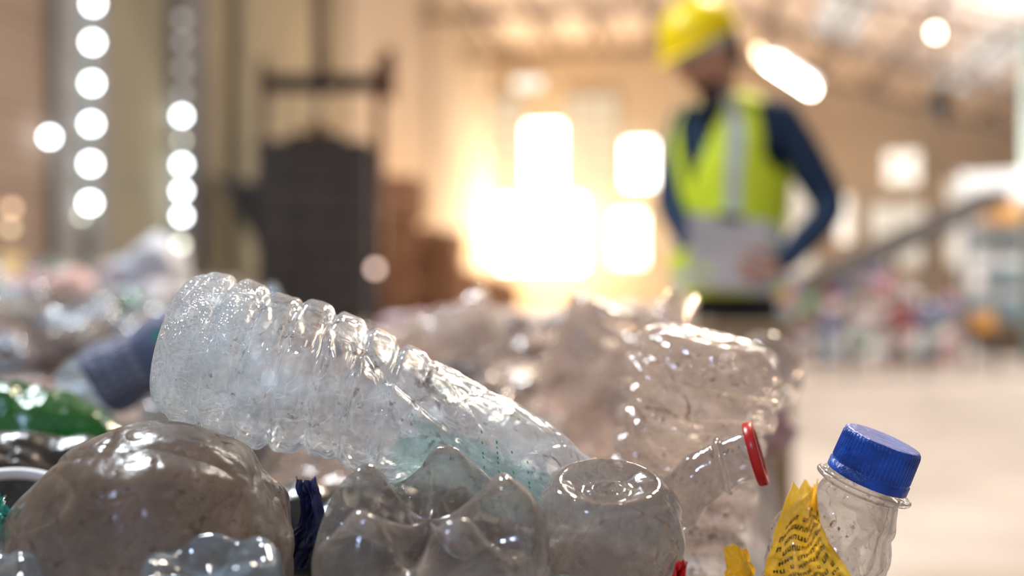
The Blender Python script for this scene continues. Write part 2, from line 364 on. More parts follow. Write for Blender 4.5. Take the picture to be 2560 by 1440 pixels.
film('yellow_label',.038,.062,M_yel,(.1365,.450,.802),(0,-.12,0),topw=.30,prints=13,seed=2)
film('yellow_label',.022,.042,M_yel,(.106,.50,.779),(0,.2,.3),topw=.6,seed=5)
film('red_label_scrap',.010,.03,M_red,(.0765,.44,.800),(0,-.1,.2),topw=.3,seed=8)
film('red_label_scrap',.012,.02,M_red,(-.103,.46,.798),(0,.5,.2),topw=.5,seed=9)
film('navy_label_film',.014,.045,M_navylab,(-.106,.50,.81),(0,.1,-.3),topw=.8,seed=11)
film('teal_label_scrap',.016,.022,M_tealdeep,(-.232,.44,.838),(0,.4,.2),topw=.5,seed=12)
film('white_label_scrap',.02,.02,M_white,(-.245,.46,.842),(0,-.5,.2),topw=.5,seed=13)
# ---- bluish bottle bottom-left
P=[(.008,0),(.006,.008),(.002,.016),(-.001,.021),(.003,.0255),(.010,.027),(.03,.027),(.06,.027),(.1,.027)]
f=surf(P,ribs=[(.012,.09,.014,.002,0,0)],cr=(.0022,25),seed=9,petal=.006)
e,o=place('body',bottle_mesh('bl',f,M_blueish,rows=110,cols=120),frame((-.1165,.383,.8475),(.05,.15,-1)),'plastic_bottle')
e,o=place('body',bottle_mesh('bl2',f,M_blueish,rows=80,cols=90),frame((-.212,.385,.840),(.1,.2,-1)),'plastic_bottle')
# ---- green bottle / dark bottle / white ring / labelled bottle
f=surf(P0,ribs=[(.015,.11,.016,.002,.003,0)],cr=(.008,18),seed=11,crz=(0,.165))
place('body',bottle_mesh('gr',f,M_green,rows=110,cols=96),frame((-.445,.70,.876),(.94,.1,-.25)),'green_bottle')
f=surf(P0,cr=(.007,18),seed=12,crz=(0,.165))
place('body',bottle_mesh('dk',f,M_dark,rows=90,cols=80),frame((-.38,.60,.842),(.90,.3,-.25)),'dark_bottle')
place('body',bottle_mesh('dk2',f,M_dark,rows=90,cols=80),frame((-.15,.62,.800),(.95,.2,-.15)),'dark_bottle')
M_gstrip=mat_solid('teal_print',(.05,.45,.33),.5)
e=empty('plastic_hoop',(-.270,.53,.832)); e.rotation_euler=(.35,.15,0); ring('hoop',.035,.031,0,.005,M_white,e)
place('body',bottle_mesh('tl',f,M_tealdeep,rows=60,cols=60),frame((.028,.47,.79),(-.4,.6,-.6)),'teal_bottle')
P1=[(.006,0),(.002,.02),(.0,.028),(.004,.034),(.012,.036),(.03,.036),(.05,.036),(.07,.036),(.10,.036),(.12,.035),(.14,.030),(.16,.022),(.172,.0165)]+NECK(.178)
f=surf(P1,cr=(.004,18),seed=13,crz=(0,.165),sq=(.8,.85))
M=frame((-.385,.87,.853),(.80,.1,.42),(.5,0,-.8))
e,o=place('body',bottle_mesh('lb',f,M_blueish,rows=100,cols=90),M,'labelled_bottle')
link(bpy.data.objects.new('label',bottle_mesh('label',f,mat_solid('periwinkle_label',(.14,.17,.27),.4),rows=40,cols=70,s0=5,s1=8.8,off=.001)),e)
q=[]
for r in range(4):
    for k in range(6): q.append((5.5+r*.5,-2.3+k*.25,.14,.07,0))
marks('label_print',f,mat_solid('pale_print',(.4,.42,.5),.5),q,e,off=.002)
marks('label_teal_print',f,M_gstrip,[(8.1,-1.6,.35,.35,0)],e,off=.0022)
f=surf(P0,ribs=[(.015,.11,.016,.0018,0,0)],cr=(.004,18),seed=15,crz=(0,.165))
d=Vector((.45,-.3,.84)).normalized()
place('body',bottle_mesh('nk',f,M_clear3,rows=100,cols=90),frame(Vector((.142,.82,.944))-d*.20,d),'plastic_bottle')
f=surf(P1,ribs=[(.015,.11,.018,.0025,0.004,0)],cr=(.006,18),seed=16,crz=(0,.165))
place('body',bottle_mesh('nk2',f,M_clear3,rows=100,cols=90),frame((.092,.93,.934),(-.35,.05,-.8)),'plastic_bottle')
place('body',bottle_mesh('nk5',f,M_clear3,rows=100,cols=90),frame((-.02,1.15,.915),(-.75,.15,-.3)),'plastic_bottle')
place('body',bottle_mesh('nk3',f,M_clear2,rows=100,cols=90),frame((-.04,.70,.800),(.85,.2,-.1)),'plastic_bottle')

# ------------------------------------------------------------ heap
def Xe(y): return .02+.20*y
def mound(x,y):
    back=2.1+2.8*sstep(-.55,-1.3,x)
    sy=sstep(.02,.42,y)*(1-sstep(back,back+.35,y))
    sx=1-sstep(Xe(y),Xe(y)+.24,x)
    H=.765+.060*sstep(.75,1.2,y)+.07*sstep(-.35,-.9,x)*sstep(1.0,1.8,y)+.13*sstep(-.9,-2.2,x)*sstep(2.,4.,y)
    return H*sy*sx
heap=empty('plastic_waste_heap'); heap2=empty('plastic_waste_heap')
m,nt,out=newmat('mixed_waste'); L=nt.links.new
tc=N(nt,'ShaderNodeTexCoord'); v=N(nt,'ShaderNodeTexVoronoi',Scale=16.0); L(tc.outputs['Object'],v.inputs['Vector'])
sp=N(nt,'ShaderNodeSeparateColor'); L(v.outputs['Color'],sp.inputs[0])
r=nt.nodes.new('ShaderNodeValToRGB'); r.color_ramp.interpolation='CONSTANT'
cols=[(0,(.16,.14,.13)),(.25,(.30,.26,.24)),(.5,(.08,.07,.07)),(.62,(.38,.31,.28)),(.8,(.2,.22,.26)),(.9,(.28,.14,.11)),(.96,(.05,.12,.18))]
e0=r.color_ramp.elements; e0[0].position=0; e0[0].color=c4(cols[0][1]); e0[1].position=cols[1][0]; e0[1].color=c4(cols[1][1])
for p_,c_ in cols[2:]:
    k=e0.new(p_); k.color=c4(c_)
L(sp.outputs[0],r.inputs[0]); p=N(nt,'ShaderNodeBsdfPrincipled',Roughness=.4); L(r.outputs[0],p.inputs['Base Color']); L(p.outputs[0],out.inputs[0])
M_waste=m
def mound_mesh(x0,x1,y0,y1,nx,ny,par):
    V=[];F=[]
    for j in range(ny+1):
        for i in range(nx+1):
            x=x0+(x1-x0)*i/nx; y=y0+(y1-y0)*j/ny
            z=mound(x,y); z+=.03*noise.noise(Vector((x*14,y*14,1)))*min(1,z*3)
            V.append((x,y,max(0.0,z)))
    for j in range(ny):
        for i in range(nx): F.append((j*(nx+1)+i,j*(nx+1)+i+1,(j+1)*(nx+1)+i+1,(j+1)*(nx+1)+i))
    meshobj('mound',V,F,M_waste,par)
mound_mesh(-.9,.75,0,2.46,70,90,heap); mound_mesh(-3.4,-.5,0,5.4,100,150,heap2)
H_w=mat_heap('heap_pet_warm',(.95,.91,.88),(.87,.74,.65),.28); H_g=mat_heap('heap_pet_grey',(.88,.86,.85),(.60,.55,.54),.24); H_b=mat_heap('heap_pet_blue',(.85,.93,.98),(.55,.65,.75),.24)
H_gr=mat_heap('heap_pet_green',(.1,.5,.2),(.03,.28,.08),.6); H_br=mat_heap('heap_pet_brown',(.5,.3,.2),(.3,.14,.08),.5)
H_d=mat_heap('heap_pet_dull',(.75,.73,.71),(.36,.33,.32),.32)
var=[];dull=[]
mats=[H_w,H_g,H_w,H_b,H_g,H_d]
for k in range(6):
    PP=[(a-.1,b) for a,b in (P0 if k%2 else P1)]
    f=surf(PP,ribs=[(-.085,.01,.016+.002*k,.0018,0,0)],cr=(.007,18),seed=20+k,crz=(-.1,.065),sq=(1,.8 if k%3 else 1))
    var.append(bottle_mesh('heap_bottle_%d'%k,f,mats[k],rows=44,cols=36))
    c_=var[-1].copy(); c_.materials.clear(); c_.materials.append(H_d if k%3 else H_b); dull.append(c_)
f=surf([(a-.1,b) for a,b in P0],cr=(.008,22),seed=33,crz=(-.1,.065)); gv=bottle_mesh('heap_green',f,H_gr,rows=40,cols=32)
f=surf([(a-.1,b) for a,b in P0],cr=(.008,22),seed=34,crz=(-.1,.065)); bv_=bottle_mesh('heap_brown',f,H_br,rows=40,cols=32)
rd=random.Random(11); cnt=0
for k in range(480):
    y=.66+rd.random()**1.25*4.0; x=-.60*y-.15+rd.random()*(y*.60+.15+Xe(y)+.06)
    if y>2.25 and x>-.6: continue
    if .62<y<1.0 and x>.03: continue
    z=mound(x,y)
    if z<.50: continue
    if y<1.0: z-=.02
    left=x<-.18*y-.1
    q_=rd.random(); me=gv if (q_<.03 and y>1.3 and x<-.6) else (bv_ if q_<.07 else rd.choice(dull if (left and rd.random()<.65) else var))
    o=bpy.data.objects.new('bottle_%d'%cnt,me); cnt+=1; link(o,heap if x>-.7 and y<2.3 else heap2)
    yaw=rd.uniform(0,6.28)
    if x>Xe(y)-.1: yaw=rd.uniform(-.35,.35)
    o.rotation_euler=(math.pi/2+rd.uniform(-.4,.4),rd.uniform(-.3,.3),yaw)
    o.location=(x,y,z+.005+rd.random()*.02)
def scrap_mesh(name,mat,seed):
    bm=bmesh.new(); bmesh.ops.create_icosphere(bm,subdivisions=4,radius=1)
    for v in bm.verts:
        p=v.co.copy(); d=1+.45*noise.noise(p*1.6+Vector((seed,0,0)))+.25*(1-abs(noise.noise(p*3+Vector((0,seed,0))))*2)
        v.co=Vector((p.x*d,p.y*d*.8,p.z*d*.6))
    me=bpy.data.meshes.new(name); bm.to_mesh(me); bm.free(); me.materials.append(mat); me.polygons.foreach_set('use_smooth',[True]*len(me.polygons)); return me
sm=[scrap_mesh('bag_%d'%i,mat_solid('bag_'+n,c,.35,col2=c2,scale=1.5),i*3.1) for i,(n,c,c2) in enumerate([
 ('white',(.62,.58,.58),(.40,.37,.40)),('pink',(.55,.26,.25),(.5,.42,.42)),('white_warm',(.68,.56,.47),(.42,.33,.28)),('red',(.42,.05,.04),(.5,.42,.42)),
 ('yellow',(.65,.42,.05),(.5,.42,.25)),('blue',(.05,.12,.42),(.3,.34,.42)),('green',(.04,.26,.10),(.25,.28,.22)),('white2',(.62,.66,.72),(.45,.46,.5)),('grey',(.12,.12,.12),(.25,.23,.22))])]
for k in range(190):
    y=1.1+rd.random()*4.0; x=-.62*y+rd.random()*(.62*y+Xe(y)+.04)
    if y>2.2 and x>-.7: continue
    z=mound(x,y)
    if z<.5: continue
    left=x<-.18*y-.1
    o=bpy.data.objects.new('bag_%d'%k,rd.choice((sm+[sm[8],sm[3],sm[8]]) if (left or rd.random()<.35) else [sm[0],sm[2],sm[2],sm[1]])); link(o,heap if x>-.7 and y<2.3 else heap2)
    s=rd.uniform(.03,.055)*(.7+.2*y); o.scale=(s,s,s); o.location=(x,y,z+s*.1); o.rotation_euler=(rd.random()*.5,rd.random()*.5,rd.random()*6)
def bag(x,y,z,s,i,sc=(1,1,1)):
    o=bpy.data.objects.new('large_bag',sm[i]); link(o,heap2 if x<-.7 else heap); o.location=(x,y,z); o.scale=(s*sc[0],s*sc[1],s*sc[2]); o.rotation_euler=(0,0,x*5)
bag(-.93,2.6,.96,.10,7,(1,1,1.6)); bag(-.86,2.4,.90,.09,0); bag(-1.10,2.45,.89,.085,1,(1,1,1.7)); bag(-1.10,2.35,.90,.05,3,(.7,.7,2.4)); bag(-1.05,2.3,.86,.05,4)
bag(-1.38,2.9,.93,.09,3); bag(-1.5,2.9,.9,.10,8); bag(-1.6,2.8,.86,.06,4); bag(-1.22,2.2,.84,.06,8)
bag(.0,1.7,.85,.09,2); bag(.13,1.5,.88,.07,2,(1.3,1,1)); bag(-.15,1.6,.86,.07,1); bag(-.30,1.5,.86,.05,3,(1.4,1,1)); bag(-.42,1.7,.85,.07,0); bag(-.05,1.3,.885,.05,2,(1.6,1,1)); bag(.28,1.9,.87,.07,2)

# ------------------------------------------------------------ room
M_wall=mat_solid('olive_plaster',(.46,.39,.26),.8,col2=(.36,.31,.21),scale=.8)
M_wallc=mat_solid('cream_plaster',(.60,.51,.40),.8,col2=(.50,.42,.33),scale=.6)
M_post=mat_solid('concrete_post',(.32,.32,.32),.8)
M_steel=mat_solid('dark_steel',(.05,.05,.055),.5,metal=.3)
M_steelb=mat_solid('brown_steel',(.20,.15,.12),.6)
M_rust=mat_solid('rust_red_steel',(.20,.085,.055),.6)
m,nt,out=newmat('brick_wall'); L=nt.links.new
tc=N(nt,'ShaderNodeTexCoord'); mp=N(nt,'ShaderNodeMapping'); mp.inputs['Rotation'].default_value=(math.pi/2,0,math.pi/2)
L(tc.outputs['Object'],mp.inputs[0])
bk=N(nt,'ShaderNodeTexBrick',Scale=5.0,Color1=(.38,.29,.22,1),Color2=(.32,.24,.19,1),Mortar=(.58,.5,.43,1)); L(mp.outputs[0],bk.inputs[0])
p=N(nt,'ShaderNodeBsdfPrincipled',Roughness=.8); L(bk.outputs[0],p.inputs['Base Color']); L(p.outputs[0],out.inputs[0]); M_brick=m
m,nt,out=newmat('concrete_floor'); L=nt.links.new
tc=N(nt,'ShaderNodeTexCoord'); n=N(nt,'ShaderNodeTexNoise',Scale=1.3,Detail=8.0,Roughness=.6); L(tc.outputs['Object'],n.inputs['Vector'])
r=ramp(nt,n.outputs[0],.35,.65,(.36,.33,.30,1),(.50,.46,.43,1)); p=N(nt,'ShaderNodeBsdfPrincipled',Roughness=.55); L(r.outputs[0],p.inputs['Base Color']); L(p.outputs[0],out.inputs[0]); M_floor=m
m,nt,out=newmat('corrugated_roof'); L=nt.links.new
tc=N(nt,'ShaderNodeTexCoord'); w=N(nt,'ShaderNodeTexWave',Scale=3.0); L(tc.outputs['Object'],w.inputs['Vector'])
r=ramp(nt,w.outputs[0],.2,.8,(.58,.50,.45,1),(.74,.66,.60,1)); p=N(nt,'ShaderNodeBsdfPrincipled',Roughness=.6); L(r.outputs[0],p.inputs['Base Color']); L(p.outputs[0],out.inputs[0]); M_roof=m
def quad(name,pts,mat,parent=None): return meshobj(name,pts,[tuple(range(len(pts)))],mat,parent,smooth=False)
AL=-4.55; AR=11.0; B0=-2.0; B1=22.0; HR=6.3; SL=.33
box('floor',RM(3.2,10,-.05),(16,26,.1),M_floor,rotz=-PHI)
box('wall_left',RM(AL-.1,(B0+B1)/2,3.2),(.2,B1-B0,6.4),M_wall,rotz=-PHI)
quad('wall_back',[RM(AL,B1,0),RM(AR,B1,0),RM(AR,B1,HR-SL*AR),RM(0,B1,HR),RM(AL,B1,HR)],M_wallc)
meshobj('ceiling',[RM(AL-.2,B0,HR),RM(0,B0,HR),RM(AR,B0,HR-SL*AR),RM(AL-.2,B1,HR),RM(0,B1,HR),RM(AR,B1,HR-SL*AR)],[(0,1,4,3),(1,2,5,4)],M_roof,smooth=False)
# translucent skylight sheets in the roof slope
M_sky=mat_emit('skylight_sheet',(1,.90,.80),.95)
sk_=empty('roof_skylights')
for (a0,a1,b0,b1) in ((2.0,2.7,9,13.5),(2.0,2.7,15,19),(4.3,5.0,9,13.5),(4.3,5.0,15.5,20),(6.6,7.3,13,19)):
    quad('sheet',[RM(a0,b0,HR-SL*a0-.03),RM(a1,b0,HR-SL*a1-.03),RM(a1,b1,HR-SL*a1-.03),RM(a0,b1,HR-SL*a0-.03)],M_sky,sk_)
wl=empty('wall_cladding')
def lw(b0,b1,z0,z1,mat,t=.04,name='panel'):
    return box(name,RM(AL+t/2,(b0+b1)/2,(z0+z1)/2),(t,b1-b0,z1-z0),mat,wl,rotz=-PHI)
lw(3.0,6.35,0,6.3,M_brick,name='brick_panel')
M_wallg=mat_solid('greenish_plaster',(.40,.37,.26),.8,col2=(.31,.29,.21),scale=.9)
lw(7.05,7.95,0,6.3,M_wallg,.03); lw(12.4,21.9,0,6.2,M_wallc,.05,'cream_panel')
for b,mt,w in ((6.45,M_post,.28),(6.85,M_post,.22),(8.25,M_post,.5),(9.3,M_wallg,.25)):
    lw(b-w/2,b+w/2,0,6.3,mt,.12,'post')
for b in (16.5,20): lw(b-.12,b+.12,0,6.2,M_wallc,.10,'pilaster')
M_day=mat_emit('daylight_opening',(.90,.96,1),22); M_dayd=mat_emit('daylight_opening_dim',(.8,.75,.68),1.3); M_dayw=mat_emit('warm_opening',(1,.62,.4),4); M_dayy=mat_emit('daylight_yellow',(1,1,.80),6)
gaps=empty('wall_vent_openings')
# glowing discs standing for daylight gaps in the left wall's cladding, two vertical rows beside the posts (b = distance along the wall, z = height)
def opening(b,z,mat,r):
    c=RM(AL+.16,b,z); return tube('opening',c,c+Vector((.015,-.02,0)),r,mat,gaps,seg=20)
for k,z in enumerate((3.04,2.755,2.453,2.153,1.860,1.572)): opening(6.672-.008*k,z,M_day,.035)
opening(6.532,1.470,M_dayy,.015)
for z in (3.27,3.073,2.849,2.624): opening(7.963,z,M_dayd,.035)
for z in (2.434,2.013,1.785,1.571): opening(7.955,z,M_day,.031)
opening(7.955,2.220,M_dayy,.018); opening(7.93,1.323,M_dayy,.031)
opening(6.170,1.986,M_day,.029)
opening(5.785,1.468,M_dayw,.024); opening(5.770,1.339,mat_emit('warm_opening_dim',(1,.75,.45),3),.026)

# roof structure
tr=empty('roof_trusses')
M_truss=mat_solid('truss_steel',(.22,.18,.16),.6)
for b in range(4,22,3):
    def beam(a0,z0,a1,z1,t=.05): tube('member',RM(a0,b,z0),RM(a1,b,z1),t,M_truss,tr,seg=8)
    beam(AL,HR-.1,0,HR-.1); beam(0,HR-.1,AR,HR-.1-SL*AR)
    beam(AL,HR-.9,0,HR-.9); beam(0,HR-.9,AR,HR-.7-SL*AR)
    for i in range(14):
        a=AL+i*1.1; zt=HR-.1-SL*max(0,a); zb=HR-.9-SL*max(0,a)*.98
        a2=a+.55; beam(a,zb,a2,HR-.1-SL*max(0,a2),.03); beam(a2,HR-.1-SL*max(0,a2),a+1.1,HR-.9-SL*max(0,a+1.1)*.98,.03)
for i in range(14):
    a=AL+.3+i*1.1; z=HR-.08-SL*max(0,a); tube('purlin',RM(a,0,z),RM(a,21.9,z),.05,M_truss,tr,seg=8)
# windows in back wall
M_win=mat_emit('window_daylight',(1,.90,.70),8); M_wind=mat_emit('polycarbonate_glow',(1,.82,.58),.9); M_winr=mat_emit('window_far_warm',(1,.88,.74),1.9); M_winw=mat_emit('window_white',(1,.93,.80),13); M_wing=mat_emit('polycarbonate_right',(1,.86,.70),1.0)
M_frame=mat_solid('window_frame',(.50,.40,.26),.6)
wi=[0]
def window(a0,a1,z0,z1,mat,nx=2,nz=2,t=.04):
    wi[0]+=1; e=empty('window_%d'%wi[0])
    c=RM((a0+a1)/2,B1-.04,(z0+z1)/2); box('pane',c,(a1-a0,.02,z1-z0),mat,e,rotz=-PHI)
    for i in range(nx+1):
        a=a0+(a1-a0)*i/nx; box('mullion',RM(a,B1-.07,(z0+z1)/2),(t,.05,z1-z0),M_frame,e,rotz=-PHI)
    for i in range(nz+1):
        z=z0+(z1-z0)*i/nz; box('transom',RM((a0+a1)/2,B1-.07,z),(a1-a0,.05,t),M_frame,e,rotz=-PHI)
window(-4.4,-2.5,1.35,2.95,M_winw); window(-3.8,-2.98,3.15,4.60,M_winw,1,2)
window(-1.85,-1.15,1.45,2.60,M_win,1,2); window(-1.60,-.95,3.15,4.15,M_winw,1,1)
window(-4.5,-3.85,3.05,5.2,M_wind,2,6); window(-2.9,-1.75,3.05,5.2,M_wind,3,6); window(-4.1,-3.4,5.35,5.65,M_winr,2,1)
window(2.85,3.15,1.9,2.9,M_winr,1,1); window(3.8,4.5,3.1,3.8,M_winr,2,2); window(3.5,4.6,1.4,2.7,M_wing,2,2); window(1.0,2.4,1.2,3.2,M_wing,3,3); window(5.0,6.2,1.4,3.2,M_wing,3,3)
# ceiling lamps
M_lamp=mat_emit('lamp_glow',(1,.93,.82),26)
lp=empty('fluorescent_lamp')
p0=Vector((2.66,10.3,3.27)); p1=Vector((3.50,11.7,3.27))
tube('tube',p0,p1,.045,M_lamp,lp); box('housing',(p0+p1)/2+Vector((0,0,.09)),(.14,1.70,.06),M_white,lp,rotz=-math.atan2(.84,1.4),bevel=.01)
for q_ in (p0.lerp(p1,.2),p0.lerp(p1,.8)): tube('cable',q_+Vector((0,0,.1)),q_+Vector((0,0,2.3)),.008,M_steel,lp,seg=6)
tube('tube_2',p0+Vector((-.12,-.0,.12)),p0+Vector((.0,.35,.12)),.03,mat_emit('lamp_warm',(1,.75,.5),10),lp)
pl=empty('pendant_lamp'); c=Vector((5.09,12,4.02)); sphere('bulb',c,.05,mat_emit('bulb_glow',(1,.86,.7),22),pl)
tube('shade',c+Vector((0,0,.03)),c+Vector((0,0,.20)),.16,M_steelb,pl,r2=.04); tube('cable',c+Vector((0,0,.18)),c+Vector((0,0,.75)),.01,M_steel,pl,seg=6)
hk=empty('hoist_hook'); box('block',(4.28,10,2.80),(.14,.12,.26),M_steel,hk,bevel=.02); tube('chain',(4.28,10,2.9),(4.28,10,5.35),.015,M_steel,hk,seg=6); tube('hook',(4.28,10,2.68),(4.36,10,2.55),.03,M_steel,hk)
box('steel_column',(6.5,12.5,2.2),(.16,.16,4.4),mat_solid('green_grey_paint',(.2,.26,.25),.6))
# haze volume added for the window glow, its orange put into the colour
m,nt,out=newmat('dusty_air'); vs_=N(nt,'ShaderNodeVolumeScatter',Color=(1,.74,.42,1),Density=.040,Anisotropy=.55); nt.links.new(vs_.outputs[0],out.inputs['Volume'])
box('dust_haze',RM(-1.85,18.25,2.2),(5.0,6.7,4.3),m,rotz=-PHI)

# ------------------------------------------------------------ baler
bl=empty('hydraulic_baler')
M_bal=mat_solid('baler_paint',(.095,.09,.095),.5,col2=(.06,.058,.062))
M_bal2=mat_solid('baler_brown',(.15,.09,.055),.6)
yb=9.0
box('chamber',(-1.79,yb+.35,1.42),(1.0,.8,1.72),M_bal,bl,bevel=.02)
for z in (.75,1.05,1.35,1.65,1.95,2.2): box('rib',(-1.79,yb-.07,z),(1.02,.06,.06),M_bal,bl)
box('base',(-1.75,yb+.35,.4),(1.15,.95,.5),M_bal2,bl,bevel=.02); box('base_sill',(-1.75,yb+.35,.10),(1.2,1.0,.2),M_bal2,bl,bevel=.02)
box('door_bar',(-1.79,yb-.08,1.0),(.08,.08,.9),M_bal,bl)
for x in (-2.32,-1.24): box('column',(x,yb+.35,1.55),(.08,.14,3.05),M_rust if x>-2 else M_steelb,bl,bevel=.01)
box('column_top',(-1.15,yb+.35,2.95),(.10,.12,.45),M_rust,bl)
box('crossbeam',(-1.79,yb+.35,2.86),(1.08,.2,.14),M_steel,bl,bevel=.02)
tube('hydraulic_cylinder',(-1.78,yb+.35,2.9),(-1.78,yb+.35,4.1),.075,M_steelb,bl)
tube('piston_rod',(-1.80,yb+.35,2.45),(-1.80,yb+.35,2.9),.04,mat_solid('chrome',(.5,.48,.45),.2,metal=.8),bl)
box('platen',(-1.80,yb+.35,2.32),(.5,.5,.10),M_bal2,bl,bevel=.02); box('platen_lug',(-1.80,yb+.35,2.40),(.14,.2,.16),M_rust,bl)
meshobj('hopper',[(-2.3,yb,1.9),(-2.3,yb+.6,1.9),(-2.68,yb,1.95),(-2.68,yb+.6,1.95),(-2.3,yb,1.35),(-2.3,yb+.6,1.35)],[(0,1,3,2),(2,3,5,4),(0,2,4),(1,5,3)],M_steel,bl,smooth=False)
bs=empty('cardboard_bale_stack')
M_card=mat_solid('brown_cardboard',(.42,.23,.13),.8,col2=(.26,.13,.07),scale=6,bump=.6,bscale=12)
rb=random.Random(4)
for (x,y,z) in [(-1.55,12.2,.32),(-.9,12.4,.32),(-.25,12.6,.32),(-1.5,12.3,.92),(-.85,12.5,.92),(-1.5,12.4,1.5),(-1.2,13.2,.32),(-.5,13.4,.32),(-1.1,13.3,.92),(.35,12.9,.3),(-1.45,12.4,2.02),(-.95,12.6,1.38),(-.3,12.9,.80)]:
    box('bale',(x,y,z),(.62,.7,.6),M_card,bs,rot=(rb.uniform(-.15,.15),rb.uniform(.0,.35),rb.uniform(-.4,.4)),bevel=.07)
gl=empty('stand_lamp'); sphere('bulb',(-1.06,7.75,1.10),.03,mat_emit('lamp_pink',(1,.72,.6),5),gl); tube('stand',(-1.06,7.79,0),(-1.06,7.79,1.08),.015,M_steel,gl,seg=8)
box('foot',(-1.06,7.79,.02),(.3,.3,.04),M_steel,gl)
# ------------------------------------------------------------ conveyor
cv=empty('belt_conveyor')
a=Vector((3.15,10.4,1.0)); b_=Vector((5.55,11.5,2.0)); d=(b_-a); L_=d.length
M_conv=mat_solid('conveyor_grey',(.20,.19,.19),.6)
o=box('frame',(a+b_)/2,(.45,L_,.13),M_conv,cv); o.rotation_mode='QUATERNION'; o.rotation_quaternion=d.to_track_quat('Y','Z')
o=box('belt',(a+b_)/2+Vector((0,0,.08)),(.4,L_*.99,.03),M_steel,cv); o.rotation_mode='QUATERNION'; o.rotation_quaternion=d.to_track_quat('Y','Z')
for t in (.1,.5,.92):
    q_=a.lerp(b_,t)
    for s in (-.2,.2): tube('leg',(q_.x-s*.4,q_.y+s,0),(q_.x-s*.4,q_.y+s,q_.z),.025,M_conv,cv,seg=8)
# ------------------------------------------------------------ truck
tk=empty('truck')
M_tw=mat_solid('truck_white_paint',(.58,.62,.66),.3); M_tb=mat_solid('truck_blue_paint',(.20,.32,.40),.35); M_gl=mat_solid('truck_glass',(.10,.13,.15),.1); M_or=mat_solid('orange_panel',(.85,.45,.12),.4); M_tire=mat_solid('rubber',(.02,.02,.02),.8)
tx=0; ty=0
V=[];prof=[(0,.55),(0,1.25),(.10,1.50),(.35,2.05),(.40,2.65),(1.7,2.65),(1.7,.55)]
for s in (-1,1):
    for (yy,zz) in prof: V.append((tx+s*1.0,ty+yy,zz))
n=len(prof); F=[tuple(range(n)),tuple(range(2*n-1,n-1,-1))]+[(i,(i+1)%n,n+(i+1)%n,n+i) for i in range(n)]
cab=meshobj('cab',V,F,M_tw,tk,smooth=False); bv=cab.modifiers.new('b','BEVEL'); bv.width=.06; bv.segments=3
o=box('windshield',(tx,ty+.15,1.62),(1.75,.03,.50),M_gl,tk,rot=(-.38,0,0),bevel=.01)
box('visor_panel',(tx+.1,ty+.30,2.02),(1.6,.10,.28),M_or,tk,bevel=.02); box('grille',(tx,ty-.02,1.12),(1.3,.05,.26),M_tb,tk,bevel=.01)
box('bumper',(tx,ty-.08,.62),(2.05,.2,.30),M_tb,tk,bevel=.03)
for s in (-1,1):
    box('indicator',(tx+s*.65,ty-.2,.48),(.34,.05,.26),M_or,tk,bevel=.02); sphere('headlamp',(tx+s*.8,ty-.02,.98),.14,mat_solid('lamp_glass',(.9,.9,.9),.1),tk,sc=(1,.35,1))
    box('mirror',(tx+s*1.2,ty+.25,1.9),(.2,.08,.36),M_tw,tk,bevel=.02); tube('mirror_arm',(tx+s*1.0,ty+.35,2.0),(tx+s*1.2,ty+.28,2.0),.02,M_steel,tk)
    for yy in (.9,3.9):
        tube('wheel',(tx+s*.72,ty+yy,.45),(tx+s*1.0,ty+yy,.45),.45,M_tire,tk,seg=32); tube('hub',(tx+s*.98,ty+yy,.45),(tx+s*1.02,ty+yy,.45),.22,M_tw,tk)
box('cargo_box',(tx,ty+3.4,1.75),(2.1,3.2,2.0),M_tb,tk,bevel=.03); box('chassis',(tx,ty+2.6,.62),(1.0,5.0,.2),M_steel,tk)
tk.location=(7.35,14.0,0); tk.rotation_euler=(0,0,-.47)
# far heap of coloured waste on right
fh=empty('coloured_waste_heap')
V=[];F=[];n=44
def fz(x,y): return 1.15*math.exp(-((x-4.6)/.9)**2-((y-13.4)/.6)**2)+.75*math.exp(-((x-3.4)/.6)**2-((y-13.1)/.6)**2)+.6*math.exp(-((x-5.6)/.4)**2-((y-13.1)/.6)**2)
for j in range(n+1):
    for i in range(n+1):
        x=2.2+3.9*i/n; y=12.1+2.3*j/n
        z=fz(x,y); z=max(0,z-.03+.05*noise.noise(Vector((x*5,y*5,0)))*min(1,z*4)); V.append((x,y,z))
for j in range(n):
    for i in range(n): F.append((j*(n+1)+i,j*(n+1)+i+1,(j+1)*(n+1)+i+1,(j+1)*(n+1)+i))
meshobj('mound',V,F,M_waste,fh)
vivid=[scrap_mesh('scrap_'+n_,mat_solid('scrap_'+n_,c_,.35),i*2.3+1) for i,(n_,c_) in enumerate([('blue',(.06,.18,.45)),('red',(.42,.06,.06)),('green',(.05,.28,.15)),('white',(.7,.7,.7)),('pink',(.6,.3,.34)),('brown',(.25,.12,.08)),('cyan',(.2,.42,.5))])]
for k in range(170):
    x=rd.gauss(4.5,.8); y=rd.gauss(13.0,.4); z=fz(x,y)
    if z<.08 or y<12.2 or y>14.2 or x>6: continue
    o=bpy.data.objects.new('scrap',rd.choice(vivid+[vivid[3],vivid[5],sm[0],sm[8],sm[8]])); link(o,fh); s=rd.uniform(.07,.15); o.scale=(s,s,s); o.location=(x,y,z); o.rotation_euler=(rd.random(),rd.random(),rd.random()*6)
# cardboard box before worker
cb=empty('cardboard_box',(.62,2.64,0))
M_cb=mat_solid('box_cardboard',(.36,.26,.16),.8)
box('carton',(0,0,.43),(.20,.16,.86),M_cb,cb,bevel=.005)
for s in (-1,1):
    box('flap',(s*.12,0,.85),(.06,.16,.004),M_cb,cb,rot=(0,s*.5,0))

